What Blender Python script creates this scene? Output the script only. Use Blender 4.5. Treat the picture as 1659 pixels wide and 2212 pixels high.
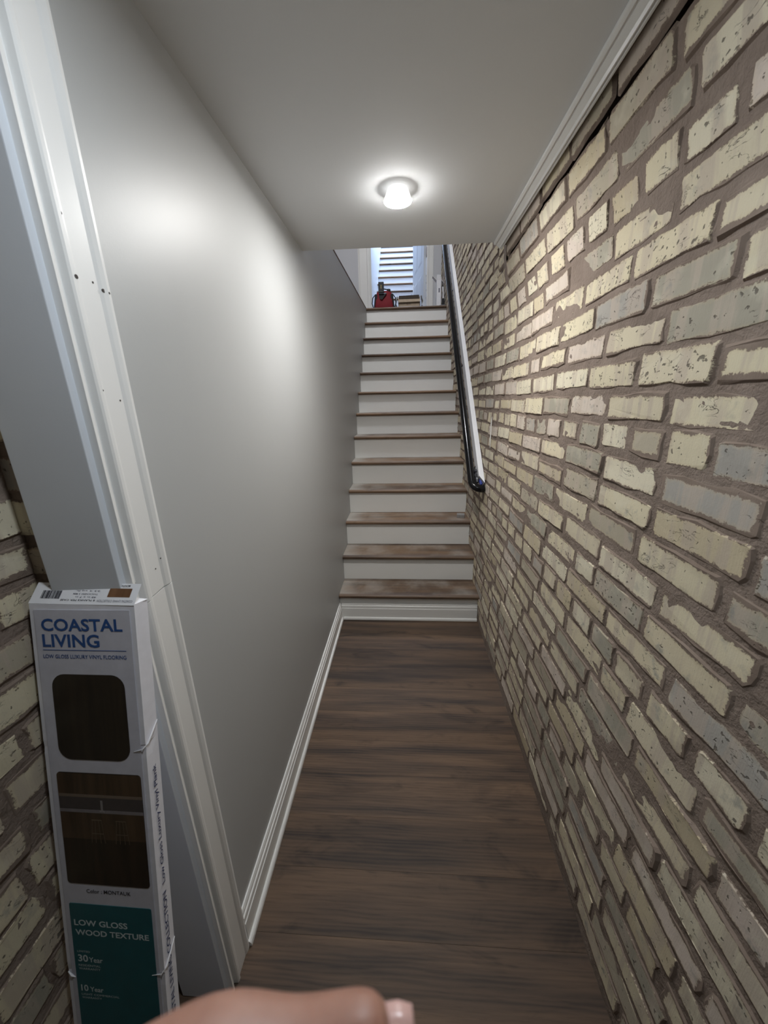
import bpy, bmesh, math, random
from mathutils import Vector, Matrix, noise

S = bpy.context.scene
COL = S.collection
for o in list(bpy.data.objects):
    bpy.data.objects.remove(o)
rnd = random.Random(7)

# ------------------------------------------------------------------ camera
FPX, PIT, YAW, ROLL, CAMH = 778.03, .2965, -.061, -.0203, 1.45
cp, sp, cy, sy = math.cos(PIT), math.sin(PIT), math.cos(YAW), math.sin(YAW)
CF = Vector((sy * cp, cy * cp, -sp))
_R = Vector((cy, -sy, 0)); _U = _R.cross(CF)
CR = _R * math.cos(ROLL) + _U * math.sin(ROLL)
CU = -_R * math.sin(ROLL) + _U * math.cos(ROLL)
CP = Vector((0, 0, CAMH))
cam_d = bpy.data.cameras.new('camera')
cam = bpy.data.objects.new('camera', cam_d)
COL.objects.link(cam)
M = Matrix((CR, CU, -CF)).transposed().to_4x4()
M.translation = CP
cam.matrix_world = M
cam_d.sensor_fit = 'HORIZONTAL'
cam_d.sensor_width = 36
cam_d.lens = FPX / 1659 * 36
cam_d.clip_start = .005
cam_d.dof.use_dof = True
cam_d.dof.focus_distance = 2.0
cam_d.dof.aperture_fstop = 11
S.camera = cam

# ------------------------------------------------------------------ world, light, exposure
LAMP1 = 365.0        # corridor downlight, emission strength of its lens
LAMP2 = 160.0        # downlight near the doorway, above the photographer
LAMP1_COL = (1.0, .985, .96)
LAMP2_COL = (.85, .93, 1.0)
SKY_STRENGTH = 12.0   # unseen area lamp added as daylight in the far stairwell
ROOM_STRENGTH = 165.0  # upstairs hall lamp
world = bpy.data.worlds.new('world')
S.world = world
world.use_nodes = True
world.node_tree.nodes['Background'].inputs[0].default_value = (.62, .74, 1, 1)
world.node_tree.nodes['Background'].inputs[1].default_value = .25
S.view_settings.view_transform = 'Standard'
S.view_settings.look = 'None'
S.view_settings.gamma = 1
S.view_settings.use_curve_mapping = False
S.view_settings.exposure = 0.6

# ------------------------------------------------------------------ key sizes (metres)
XL, XR = -.454, .493
ZC = 2.101           # corridor ceiling
YEND = 1.856         # where the ceiling stops
YJ = .504            # end of the painted stud wall
XB = -.618           # brick wall left of the opening
NOS0, RUN, RISE, NST = 2.163, .2152, .1935, 13
ZL = RISE * NST      # upper floor
YLAND = NOS0 + RUN * 12
YDOOR = 5.6
YBACK = -2.2


# ------------------------------------------------------------------ node helpers
class Mat:
    def __init__(self, name):
        self.m = bpy.data.materials.new(name)
        self.m.use_nodes = True
        self.t = self.m.node_tree
        self.b = self.t.nodes['Principled BSDF']

    def n(self, typ, **kw):
        nd = self.t.nodes.new('ShaderNode' + typ)
        for k, v in kw.items():
            setattr(nd, k, v)
        return nd

    def l(self, a, b):
        self.t.links.new(a, b)

    def val(self, sock, v):
        if hasattr(v, 'is_output'):
            self.l(v, sock)
        else:
            sock.default_value = v

    def math(self, op, a, b=0.0, c=0.0, clamp=False):
        nd = self.n('Math', operation=op, use_clamp=clamp)
        for i, v in enumerate((a, b, c)):
            self.val(nd.inputs[i], v)
        return nd.outputs[0]

    def vmath(self, op, a, b):
        nd = self.n('VectorMath', operation=op)
        self.val(nd.inputs[0], a)
        self.val(nd.inputs[1], b)
        return nd.outputs[0]

    def mix(self, fac, a, b, blend='MIX'):
        nd = self.n('Mix', data_type='RGBA', blend_type=blend)
        self.val(nd.inputs[0], fac)
        for i, v in ((6, a), (7, b)):
            if isinstance(v, tuple) and len(v) == 3:
                v = v + (1,)
            self.val(nd.inputs[i], v)
        return nd.outputs[2]

    def ramp(self, fac, stops, interp='LINEAR'):
        nd = self.n('ValToRGB')
        cr = nd.color_ramp
        cr.interpolation = interp
        while len(cr.elements) < len(stops):
            cr.elements.new(.5)
        for e, (p, c) in zip(cr.elements, stops):
            e.position = p
            e.color = tuple(c) + (1,) if len(c) == 3 else c
        self.val(nd.inputs[0], fac)
        return nd.outputs[0]

    def noise(self, vec, scale, detail=3, rough=.55, dist=0.0):
        nd = self.n('TexNoise')
        if vec is not None:
            self.val(nd.inputs['Vector'], vec)
        nd.inputs['Scale'].default_value = scale
        nd.inputs['Detail'].default_value = detail
        nd.inputs['Roughness'].default_value = rough
        nd.inputs['Distortion'].default_value = dist
        return nd.outputs['Fac']

    def scale(self, vec, s):
        nd = self.n('Mapping')
        self.val(nd.inputs['Vector'], vec)
        nd.inputs['Scale'].default_value = s
        return nd.outputs[0]

    def step(self, v, a, b):
        nd = self.n('MapRange', interpolation_type='SMOOTHSTEP')
        self.val(nd.inputs['Value'], v)
        nd.inputs['From Min'].default_value = a
        nd.inputs['From Max'].default_value = b
        return nd.outputs[0]

    def bump(self, h, strength=.3, dist=.002, normal=None):
        nd = self.n('Bump')
        nd.inputs['Strength'].default_value = strength
        nd.inputs['Distance'].default_value = dist
        self.val(nd.inputs['Height'], h)
        if normal is not None:
            self.l(normal, nd.inputs['Normal'])
        return nd.outputs[0]

    def set(self, col=None, rough=None, metal=None, normal=None, spec=None, coat=None):
        if col is not None:
            self.val(self.b.inputs['Base Color'], col + (1,) if isinstance(col, tuple) and len(col) == 3 else col)
        if rough is not None:
            self.val(self.b.inputs['Roughness'], rough)
        if metal is not None:
            self.b.inputs['Metallic'].default_value = metal
        if spec is not None:
            self.val(self.b.inputs['Specular IOR Level'], spec)
        if coat is not None:
            self.b.inputs['Coat Weight'].default_value = coat
        if normal is not None:
            self.l(normal, self.b.inputs['Normal'])
        return self.m

    def pos(self):
        return self.n('NewGeometry').outputs['Position']

    def obj(self):
        return self.n('TexCoord').outputs['Object']

    def orand(self):
        return self.n('ObjectInfo').outputs['Random']


def plain(name, col, rough=.5, metal=0.0, grain=60, var=.08, bump=.0, spec=.5, coat=None):
    k = Mat(name)
    v = k.noise(k.obj(), grain, 4)
    dark = tuple(c * (1 - var) for c in col)
    lite = tuple(min(1, c * (1 + var)) for c in col)
    c = k.ramp(v, [(.3, dark), (.7, lite)])
    nrm = k.bump(v, bump, .001) if bump else None
    return k.set(c, rough, metal, nrm, spec, coat)


# ------------------------------------------------------------------ materials
def mat_paint(name, col, rough, spots=0.0, bump=.12):
    k = Mat(name)
    p = k.pos()
    big = k.noise(p, 1.7, 3)
    c = k.ramp(big, [(.3, tuple(x * .97 for x in col)), (.7, col)])
    if spots:
        s = k.noise(p, 34, 1, .4)
        m = k.step(s, .80, .83)
        c = k.mix(m, c, (.30, .28, .26))
        d = k.step(k.noise(p, 5, 5, .7), .62, .75)
        c = k.mix(k.math('MULTIPLY', d, .25), c, (.55, .47, .36))
    f = k.noise(p, 420, 2)
    m2 = k.noise(p, 60, 2)
    h = k.math('ADD', f, k.math('MULTIPLY', m2, 1.2))
    return k.set(c, rough, 0, k.bump(h, bump, .0006))


m_wall = mat_paint('wall_paint_grey', (.46, .47, .472), .45, 0, .12)
m_jamb = mat_paint('jamb_paint', (.70, .74, .80), .42, 0, .1)
m_ceil = mat_paint('ceiling_paint', (.73, .745, .76), .8, 0, .1)
m_trim = mat_paint('trim_paint_white', (.84, .84, .83), .35, 1.0, .05)
m_trim2 = mat_paint('trim_paint_clean', (.84, .84, .82), .35, 0, .05)
m_riser = mat_paint('riser_paint', (.86, .86, .84), .42, 0, .06)
m_upwall = mat_paint('upstairs_wall_paint', (.62, .63, .66), .6, 0, .1)
m_door = mat_paint('door_paint', (.70, .74, .80), .4, 0, .03)


def mat_mortar():
    k = Mat('mortar')
    p = k.pos()
    a = k.noise(p, 9, 5, .65)
    b = k.noise(p, 160, 4, .7)
    st = k.noise(p, 30, 4, .6)
    c = k.ramp(a, [(.25, (.165, .124, .098)), (.55, (.232, .180, .146)), (.8, (.290, .232, .190))])
    c = k.mix(k.math('MULTIPLY', b, .35), c, (.30, .25, .22))
    h = k.math('ADD', k.math('MULTIPLY', b, .5), k.math('ADD', a, k.math('MULTIPLY', st, 1.5)))
    return k.set(c, .92, 0, k.bump(h, .75, .007), .2)


m_mortar = mat_mortar()


def mat_brick():
    k = Mat('cream_brick')
    uvn = k.n('UVMap', uv_map='face'); uv = uvn.outputs[0]
    hfn = k.n('UVMap', uv_map='half'); hf = hfn.outputs[0]
    at = k.n('Attribute', attribute_name='rnd')
    r = k.math('FRACT', k.math('ADD', k.math('MULTIPLY', k.orand(), 7.31), at.outputs['Fac']))
    r2 = k.math('FRACT', k.math('MULTIPLY', r, 13.7))
    r3 = k.math('FRACT', k.math('MULTIPLY', r, 41.3))
    off = k.n('CombineXYZ')
    k.l(k.math('MULTIPLY', r, 57.0), off.inputs[0]); k.l(k.math('MULTIPLY', r2, 31.0), off.inputs[1]); k.l(r3, off.inputs[2])
    v = k.vmath('ADD', uv, off.outputs[0])
    pal = [(.00, (.68, .61, .44)), (.14, (.57, .49, .34)), (.26, (.72, .66, .51)), (.42, (.60, .52, .45)),
           (.51, (.37, .345, .28)), (.60, (.69, .61, .44)), (.72, (.45, .40, .31)), (.80, (.65, .58, .43)),
           (.89, (.39, .37, .34)), (.94, (.63, .54, .47))]
    base = k.ramp(r, pal, 'CONSTANT')
    band = k.noise(k.scale(v, (26, 3, 1)), 1, 3, .6)
    base = k.mix(k.math('MULTIPLY', k.step(band, .48, .60), .62), base, (.50, .42, .35))
    blot = k.noise(v, 22, 4, .62)
    base = k.mix(k.math('MULTIPLY', k.step(blot, .56, .72), k.math('MULTIPLY', r2, .9)), base, (.27, .27, .25))
    base = k.mix(k.math('MULTIPLY', k.step(k.noise(v, 14, 3), .55, .75), .5), base, (.70, .66, .53))
    streak = k.noise(k.scale(v, (420, 12, 1)), 1, 2, .5)
    fine = k.noise(v, 320, 4, .7)
    base = k.mix(k.math('MULTIPLY', fine, .25), base, (.40, .36, .28))
    # pits and cracks
    pit = k.noise(v, 95, 2, .5)
    pth = k.math('ADD', .62, k.math('MULTIPLY', r3, .12))
    pm = k.math('MULTIPLY', k.math('SUBTRACT', pit, pth), 22, clamp=True)
    ck = k.noise(k.scale(v, (20, 48, 1)), 1, 4, .6, .6)
    cm = k.math('SUBTRACT', 1, k.math('MULTIPLY', k.math('ABSOLUTE', k.math('SUBTRACT', ck, .5)), 75), clamp=True)
    cm = k.math('MULTIPLY', cm, k.step(k.noise(v, 17, 1), .57, .64))
    hole = k.math('MAXIMUM', pm, cm)
    base = k.mix(k.math('MULTIPLY', hole, .8), base, (.10, .085, .07))
    # mortar smeared over the ragged arris
    sx = k.n('SeparateXYZ'); k.l(uv, sx.inputs[0])
    sh = k.n('SeparateXYZ'); k.l(hf, sh.inputs[0])
    du = k.math('SUBTRACT', sh.outputs[0], k.math('ABSOLUTE', sx.outputs[0]))
    dv = k.math('SUBTRACT', sh.outputs[1], k.math('ABSOLUTE', sx.outputs[1]))
    d = k.math('MINIMUM', du, dv)
    rag = k.math('ADD', k.math('MULTIPLY', k.math('SUBTRACT', k.noise(v, 42, 7, .8), .5), .025),
                 k.math('MULTIPLY', k.math('SUBTRACT', k.noise(v, 210, 4, .75), .5), .011))
    thr = k.math('ADD', .0012, k.math('MULTIPLY', k.math('POWER', r3, 3.0), .008))
    e = k.math('SUBTRACT', k.math('ADD', d, rag), thr)
    smear = k.math('SUBTRACT', 1, k.math('MULTIPLY', e, 900), clamp=True)
    warm = k.math('SUBTRACT', 1, k.math('MULTIPLY', e, 150), clamp=True)
    base = k.mix(k.math('MULTIPLY', warm, .30), base, (.56, .44, .27))
    mc = k.ramp(k.noise(k.pos(), 9, 5, .65), [(.25, (.165, .124, .098)), (.55, (.232, .180, .146)), (.8, (.290, .232, .190))])
    base = k.mix(smear, base, mc)
    h = k.math('ADD', k.math('MULTIPLY', fine, .35), k.math('MULTIPLY', blot, 1.1))
    h = k.math('ADD', h, k.math('MULTIPLY', streak, .25))
    h = k.math('SUBTRACT', h, k.math('MULTIPLY', hole, 1.6))
    h = k.math('ADD', h, k.math('MULTIPLY', smear, k.math('SUBTRACT', k.math('MULTIPLY', r2, 1.6), .7)))
    return k.set(base, .9, 0, k.bump(h, .55, .0022), .2)


m_brick = mat_brick()


def mat_vinyl(name, tan, dark, sc=1.0, rough=.42):
    k = Mat(name)
    off = k.n('CombineXYZ'); rr = k.orand()
    k.l(k.math('MULTIPLY', rr, 37.0), off.inputs[0]); k.l(k.math('MULTIPLY', rr, 91.0), off.inputs[1])
    v = k.vmath('ADD', k.obj(), off.outputs[0])
    bands = k.noise(k.scale(v, (1.1 * sc, 15 * sc, 15)), 1, 3, .55, .3)
    knots = k.noise(k.scale(v, (3.2 * sc, 9 * sc, 9)), 1, 4, .6, .9)
    grain = k.noise(k.scale(v, (9, 210, 210)), 1, 4, .7, .4)
    wv = k.n('TexWave', wave_type='BANDS', bands_direction='Y')
    k.l(k.scale(v, (1.0, 9, 9)), wv.inputs['Vector'])
    wv.inputs['Scale'].default_value = 3.2; wv.inputs['Distortion'].default_value = 7.5
    wv.inputs['Detail'].default_value = 3; wv.inputs['Detail Scale'].default_value = 1.2
    c = k.ramp(bands, [(.36, dark), (.50, tuple((a + b) / 2 for a, b in zip(tan, dark))), (.62, tan)])
    c = k.mix(k.math('MULTIPLY', k.step(knots, .55, .74), .75), c, tuple(x * .62 for x in dark))
    c = k.mix(k.math('MULTIPLY', k.step(grain, .5, .66), .28), c, tuple(x * .5 for x in dark))
    c = k.mix(k.math('MULTIPLY', wv.outputs['Fac'], .16), c, tuple(min(1, x * 1.5) for x in tan))
    tint = k.math('ADD', .70, k.math('MULTIPLY', rr, .60))
    cc = k.n('CombineXYZ')
    for i in range(3):
        k.l(tint, cc.inputs[i])
    c = k.mix(1.0, c, cc.outputs[0], 'MULTIPLY')
    return k, c, grain, v


def fin_vinyl():
    k, c, g, v = mat_vinyl('floor_vinyl_plank', (.130, .083, .053), (.040, .030, .025))
    p = k.pos()
    scuff = k.step(k.noise(p, 7, 5, .75), .60, .80)
    c = k.mix(k.math('MULTIPLY', scuff, .06), c, (.32, .29, .27))
    return k.set(c, k.math('ADD', .50, k.math('MULTIPLY', g, .15)), 0, k.bump(g, .22, .0008), .28)


m_vinyl = fin_vinyl()


def fin_tread():
    k, c, g, v = mat_vinyl('stair_tread_wood', (.200, .125, .075), (.075, .047, .032), 1.0)
    o = k.obj()
    sx = k.n('SeparateXYZ'); k.l(o, sx.inputs[0])
    # plaster dust lying in the left corner of the tread and thinly elsewhere
    dn = k.noise(o, 7, 5, .65)
    left = k.math('SUBTRACT', 1, k.math('MULTIPLY', k.math('ADD', sx.outputs[0], .454), 6.0), clamp=True)
    up = k.n('NewGeometry'); un = k.n('SeparateXYZ'); k.l(up.outputs['Normal'], un.inputs[0])
    upm = k.math('MULTIPLY', k.step(un.outputs[2], .6, .95), k.step(sx.outputs[1], .014, .030))
    dm = k.math('MULTIPLY', k.math('ADD', left, k.math('MULTIPLY', k.math('SUBTRACT', dn, .5), .9)), 1.2, clamp=True)
    dm = k.math('MULTIPLY', k.math('MULTIPLY', dm, upm), k.math('ADD', .35, k.math('MULTIPLY', k.orand(), .6)))
    thin = k.math('MULTIPLY', k.math('MULTIPLY', k.step(k.noise(o, 4, 4), .42, .7), .30), upm)
    c = k.mix(k.math('MAXIMUM', dm, thin), c, (.50, .48, .44))
    return k.set(c, .5, 0, k.bump(g, .2, .0008), .4)


m_tread = fin_tread()
m_black = plain('rail_black_gloss', (.006, .006, .007), .16, 0, 20, .1, 0, .35)
m_board = mat_paint('rail_board_white', (.74, .74, .76), .45, 0, .06)
m_blue = plain('blue_tape', (.02, .05, .35), .5)
m_wrap = plain('black_wrap', (.03, .03, .035), .28, 0, 30, .2, .2)
m_metal = plain('galvanised_metal', (.45, .45, .46), .38, .8, 80, .15, .1)
m_chrome = plain('satin_chrome', (.72, .73, .75), .22, 1.0, 40, .04)
m_card = plain('carton_board_lavender', (.57, .57, .64), .55, 0, 45, .05, .05)
m_cardlite = plain('carton_board_white', (.76, .76, .82), .5, 0, 45, .04, .05)
m_navy = plain('print_blue', (.015, .075, .26), .5)
m_navy2 = plain('print_navy', (.02, .035, .12), .5)
m_grey = plain('print_grey', (.18, .18, .22), .5)
m_teal = plain('print_teal', (.008, .105, .125), .45, 0, 30, .08)
m_whiteprint = plain('print_white', (.62, .72, .74), .5)
m_paper = plain('paper_white', (.82, .82, .85), .5, 0, 40, .02)
m_barcode = plain('print_black', (.03, .03, .04), .5)
m_kraft = plain('kraft_cardboard', (.42, .33, .24), .7, 0, 30, .08, .05)
m_kraftshade = plain('kraft_shaded', (.05, .036, .025), .8, 0, 30, .1)  # kraft darkened so the shade inside the open box is in its colour
m_plastic = plain('plastic_film', (.72, .74, .76), .25, 0, 20, .05, .3)
m_red = plain('red_canvas', (.20, .006, .014), .75, 0, 180, .2, .3)
m_blk = plain('black_canvas', (.010, .010, .012), .7, 0, 180, .25, .3)
m_blkp = plain('black_plastic', (.008, .008, .009), .45, 0, 60, .1)
m_gold = plain('print_gold', (.55, .42, .12), .5)
m_swatch = None


def mat_printwood(name, a, b):
    k = Mat(name)
    o = k.obj()
    g = k.noise(k.scale(o, (60, 4, 1)), 1, 5, .65, .4)
    c = k.ramp(g, [(.3, a), (.7, b)])
    return k.set(c, .42, 0, None, .4)


m_pw1 = mat_printwood('print_dark_wood', (.010, .007, .005), (.030, .020, .012))
m_pw2 = mat_printwood('print_brown_wood', (.035, .020, .010), (.085, .050, .026))
m_pw3 = mat_printwood('print_floor_wood', (.012, .007, .004), (.035, .020, .011))
m_swatch = mat_printwood('print_swatch', (.10, .045, .02), (.20, .10, .05))


def mat_skin():
    k = Mat('skin')
    o = k.pos()
    a = k.noise(o, 60, 4, .6)
    c = k.ramp(a, [(.3, (.27, .13, .09)), (.6, (.34, .18, .13)), (.8, (.35, .17, .13))])
    cr = k.noise(o, 900, 3)
    m = k.set(c, .5, 0, k.bump(cr, .25, .0005))
    k.b.inputs['Subsurface Weight'].default_value = .15
    k.b.inputs['Subsurface Radius'].default_value = (.008, .003, .0015)
    return m


m_skin = mat_skin()
m_nail = plain('finger_nail', (.55, .34, .30), .25)
m_sleeve = plain('grey_sleeve', (.06, .06, .07), .85, 0, 300, .2, .3)


def mat_emit(name, col, strength):
    k = Mat(name)
    k.b.inputs['Emission Color'].default_value = col + (1,)
    k.b.inputs['Emission Strength'].default_value = strength
    return k.set((.9, .9, .9), .4)


# ------------------------------------------------------------------ mesh helpers
class MB:
    def __init__(self):
        self.v = []; self.f = []; self.mi = []

    def add(self, vs, fs, mi=0):
        b = len(self.v)
        self.v += [tuple(p) for p in vs]
        self.f += [tuple(i + b for i in f) for f in fs]
        self.mi += [mi] * len(fs)
        return self

    def box(self, x0, x1, y0, y1, z0, z1, mi=0):
        vs = [(x, y, z) for z in (z0, z1) for y in (y0, y1) for x in (x0, x1)]
        return self.add(vs, [(0, 2, 3, 1), (4, 5, 7, 6), (0, 1, 5, 4), (2, 6, 7, 3), (0, 4, 6, 2), (1, 3, 7, 5)], mi)

    def prism(self, prof, a0, a1, fn, mi=0):
        """prof: closed polygon of 2-D points; fn(p, q, a) -> 3-D"""
        n = len(prof)
        vs = [fn(p, q, a0) for p, q in prof] + [fn(p, q, a1) for p, q in prof]
        fs = [(i, (i + 1) % n, n + (i + 1) % n, n + i) for i in range(n)]
        fs += [tuple(range(n - 1, -1, -1)), tuple(range(n, 2 * n))]
        return self.add(vs, fs, mi)

    def tube(self, pts, r, seg=14, cap=True, mi=0):
        pts = [Vector(p) for p in pts]
        rs = r if isinstance(r, (list, tuple)) else [r] * len(pts)
        base = len(self.v)
        t0 = (pts[1] - pts[0]).normalized()
        up = Vector((0, 0, 1)) if abs(t0.z) < .9 else Vector((1, 0, 0))
        a = t0.cross(up).normalized()
        vs = []
        for i, p in enumerate(pts):
            t = (pts[min(i + 1, len(pts) - 1)] - pts[max(i - 1, 0)]).normalized()
            a = (a - t * a.dot(t)).normalized()
            b = t.cross(a)
            for s in range(seg):
                an = 2 * math.pi * s / seg
                vs.append(p + (a * math.cos(an) + b * math.sin(an)) * rs[i])
        fs = []
        for i in range(len(pts) - 1):
            for s in range(seg):
                s2 = (s + 1) % seg
                fs.append((i * seg + s, i * seg + s2, (i + 1) * seg + s2, (i + 1) * seg + s))
        if cap:
            fs.append(tuple(range(seg - 1, -1, -1)))
            fs.append(tuple(range((len(pts) - 1) * seg, len(pts) * seg)))
        return self.add(vs, fs, mi)

    def lathe(self, prof, seg=40, c=(0, 0, 0), mi=0):
        vs = []
        for r, z in prof:
            for s in range(seg):
                an = 2 * math.pi * s / seg
                vs.append((c[0] + r * math.cos(an), c[1] + r * math.sin(an), c[2] + z))
        fs = []
        for i in range(len(prof) - 1):
            for s in range(seg):
                s2 = (s + 1) % seg
                fs.append((i * seg + s, i * seg + s2, (i + 1) * seg + s2, (i + 1) * seg + s))
        return self.add(vs, fs, mi)

    def build(self, name, mats, parent=None, smooth=False, bevel=0.0, seg=2):
        me = bpy.data.meshes.new(name)
        me.from_pydata(self.v, [], self.f)
        if not isinstance(mats, (list, tuple)):
            mats = [mats]
        for m in mats:
            me.materials.append(m)
        for p, i in zip(me.polygons, self.mi):
            p.material_index = i
        bm = bmesh.new(); bm.from_mesh(me)
        bmesh.ops.recalc_face_normals(bm, faces=bm.faces)
        if bevel:
            bmesh.ops.bevel(bm, geom=[e for e in bm.edges if e.calc_face_angle(0) > .5], offset=bevel, segments=seg,
                            affect='EDGES', profile=.6, clamp_overlap=True)
        bm.to_mesh(me); bm.free()
        if smooth:
            for p in me.polygons:
                p.use_smooth = True
            me.set_sharp_from_angle(angle=math.radians(38))
        o = bpy.data.objects.new(name, me)
        COL.objects.link(o)
        if parent is not None:
            o.parent = parent
        return o


def tag(o, label=None, cat=None, group=None, kind=None):
    if label: o['label'] = label
    if cat: o['category'] = cat
    if group: o['group'] = group
    if kind: o['kind'] = kind
    return o


def empty(name, loc=(0, 0, 0)):
    o = bpy.data.objects.new(name, None)
    COL.objects.link(o)
    o.location = loc
    o.empty_display_size = .05
    return o


def struct(mb, name, mats, label, cat, parent=None, **kw):
    return tag(mb.build(name, mats, parent, **kw), label, cat, kind='structure')


def text_mesh(s, w, h, bold=0.0):
    """lettering as a flat mesh filling w x h, lower left at the origin (h = cap height of the line)"""
    cu = bpy.data.curves.new('lettering', 'FONT')
    cu.body = s
    cu.size = 1
    cu.offset = bold
    cu.resolution_u = 3
    ob = bpy.data.objects.new('lettering', cu)
    COL.objects.link(ob)
    bpy.context.view_layer.update()
    dg = bpy.context.evaluated_depsgraph_get()
    me = bpy.data.meshes.new_from_object(ob.evaluated_get(dg))
    bpy.data.objects.remove(ob)
    bpy.data.curves.remove(cu)
    xs = [v.co.x for v in me.vertices]; ys = [v.co.y for v in me.vertices]
    x0, x1, y0, y1 = min(xs), max(xs), min(ys), max(ys)
    y0 = min(0, y0) if y0 < -.1 else y0
    for v in me.vertices:
        v.co.x = (v.co.x - x0) / (x1 - x0) * w
        v.co.y = (v.co.y - y0) / (y1 - y0) * h
    return me


def lettering(name, s, w, h, mat, parent, mtx, bold=.012):
    me = text_mesh(s, w, h, bold)
    me.materials.append(mat)
    o = bpy.data.objects.new(name, me)
    COL.objects.link(o)
    o.parent = parent
    o.matrix_local = mtx
    return o


# ------------------------------------------------------------------ the setting: painted shell
def stair_z(y):
    return max(0, min(NST, math.floor((y - NOS0) / RUN) + 1)) * RISE


TOP0, TOPS = 2.508, .0593      # top edge of the left stair wall


def ltop(y):
    return TOP0 - (4.7164 - y) * TOPS


wb = MB()
prof = [(YJ, 0), (YJ, ZC + .02), (YEND, ZC + .02), (YEND, ltop(YEND)), (YLAND + .02, ltop(YLAND) + .005), (YLAND + .02, 0)]
wb.prism(prof, XL, XL - .117, lambda p, q, a: (a, p, q))
wall_left = struct(wb, 'wall_left', m_wall, 'smooth pale grey painted wall along the left of the corridor', 'wall')

jb = MB()
jb.box(XL - .118, XL + .0005, YJ - .014, YJ - .0002, 0.004, ZC)
door_jamb = struct(jb, 'trim_1', m_jamb, 'white painted jamb board on the near end of the left wall', 'trim', bevel=.0015)

cb = MB()
cb.box(-1.2, XR + .12, YBACK, YEND, ZC, ZC + .012)
cb.box(-3.2, XR + .12, YBACK, YEND, ZC + .012, ZL)
ceiling = struct(cb, 'ceiling', m_ceil, 'flat white painted ceiling over the corridor', 'ceiling')

# floor of vinyl planks running across the corridor
fb = MB(); fb.box(-.7, XR + .05, YBACK, NOS0 + .2, -.05, -.0045)
floor = struct(fb, 'floor', plain('subfloor', (.03, .025, .02), .9), 'dark brown wood-look vinyl plank floor', 'floor')
PW = .156
seam = 1.864
i0 = math.ceil((YBACK - seam) / PW)
plank_meshes = {}
for i in range(i0, 3):
    y0 = seam + i * PW
    y1 = min(y0 + PW, NOS0 + .025)
    near = y0 < YJ
    x0 = XB - .02 if near else XL - .005
    key = (near, round(y1 - y0, 4))
    if key not in plank_meshes:
        g = .0001
        pm = MB(); pm.box(x0, XR + .02, g, y1 - y0 - g, -.0045, 0)
        o = pm.build('plank', m_vinyl, floor, bevel=.0003, seg=1)
        plank_meshes[key] = o.data
    else:
        o = bpy.data.objects.new('plank', plank_meshes[key]); COL.objects.link(o); o.parent = floor
    o.location = (0, y0, 0)

# baseboards
BP = [(0, .018), (0, .122), (.004, .122), (.007, .114), (.0075, .106), (.011, .103), (.012, .092), (.0115, .086), (.014, .083), (.014, .018)]
SHOE = [(0, 0), (0, .019), (.014, .019), (.019, .0165), (.0225, .012), (.024, .006), (.024, 0)]
b = MB()
b.prism(BP, YJ + .088, NOS0 + .03, lambda p, q, a: (XL + p, a, q))
baseboard_left = struct(b, 'baseboard_left', m_trim2, 'white moulded baseboard along the left wall', 'baseboard', smooth=False)
b = MB(); b.prism(SHOE, YJ + .083, NOS0 + .03, lambda p, q, a: (XL + p, a, q))
sh = b.build('shoe_moulding', m_trim2, baseboard_left)

# door casing standing against the corridor side of the wall end, in two lengths with a slanted joint
CAS = [(0, 0), (.012, 0), (.012, .001), (.010, .0075), (.0035, .0085), (.0035, .0165), (.015, .0175), (.0165, .021), (.0165, .0265), (.0135, .0290),
       (.0125, .034), (.0130, .066), (.0155, .071), (.0175, .078), (.0165, .084), (.012, .0865), (0, .0865)]


NAILS = [(.5305, 1.905, .0016), (.5302, 1.690, .0018), (.5285, 1.618, .0028), (.5600, 1.620, .0015), (.5735, 1.613, .0026), (.5820, 1.612, .0016),
         (.5290, 1.4740, .0014), (.5620, 1.460, .0014), (.5720, 1.1890, .0013), (.5570, 1.1755, .0013)]


def casing(z0, z1, s0, s1, name, label):
    k = MB()
    n = len(CAS)
    vs = [(XL + p, YJ - .002 + q, z0 + s0 * q) for p, q in CAS] + [(XL + p, YJ - .002 + q, z1 + s1 * q) for p, q in CAS]
    fs = [(i, (i + 1) % n, n + (i + 1) % n, n + i) for i in range(n)] + [tuple(range(n - 1, -1, -1)), tuple(range(n, 2 * n))]
    k.add(vs, fs)
    return struct(k, name, m_trim, label, 'trim')


casing(0.001, 1.128, 0, .08, 'trim_2', 'white door casing, the lower length beside the carton')
casing(1.1300, ZC - .002, .08, 0, 'trim_3', 'white door casing with nail holes, the long upper length')

hm = plain('nail_hole_dark', (.06, .05, .045), .9)
for y_, z_, r_ in NAILS:
    q_ = y_ - (YJ - .002)
    dp = max(p + (p2 - p) * ((q_ - q) / (q2 - q)) for (p, q), (p2, q2) in zip(CAS[3:-1], CAS[4:]) if q <= q_ <= q2 and q2 > q)
    k_ = MB(); k_.lathe([(.0001, .0004), (r_, .0004), (r_, -.001)], 10)
    o_ = k_.build('nail_hole', hm, bpy.data.objects['trim_3'])
    o_.matrix_local = Matrix.Translation((XL + dp, y_, z_)) @ Matrix.Rotation(math.pi / 2, 4, 'Y')

# ceiling trim along the brick
TR = [(.3865, ZC), (.3865, ZC - .008), (.392, ZC - .012), (.393, ZC - .009), (.397, ZC - .009), (.398, ZC - .013), (.409, ZC - .020),
      (.412, ZC - .026), (.414, ZC - .026), (.415, ZC - .022), (.4175, ZC - .022), (.419, ZC - .027), (.423, ZC - .027), (.423, ZC)]
t = MB(); t.prism(TR, YBACK, YEND - .001, lambda p, q, a: (p, a, q))
struct(t, 'trim_4', m_trim2, 'stepped white moulding where the ceiling meets the brick', 'trim')

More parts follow.
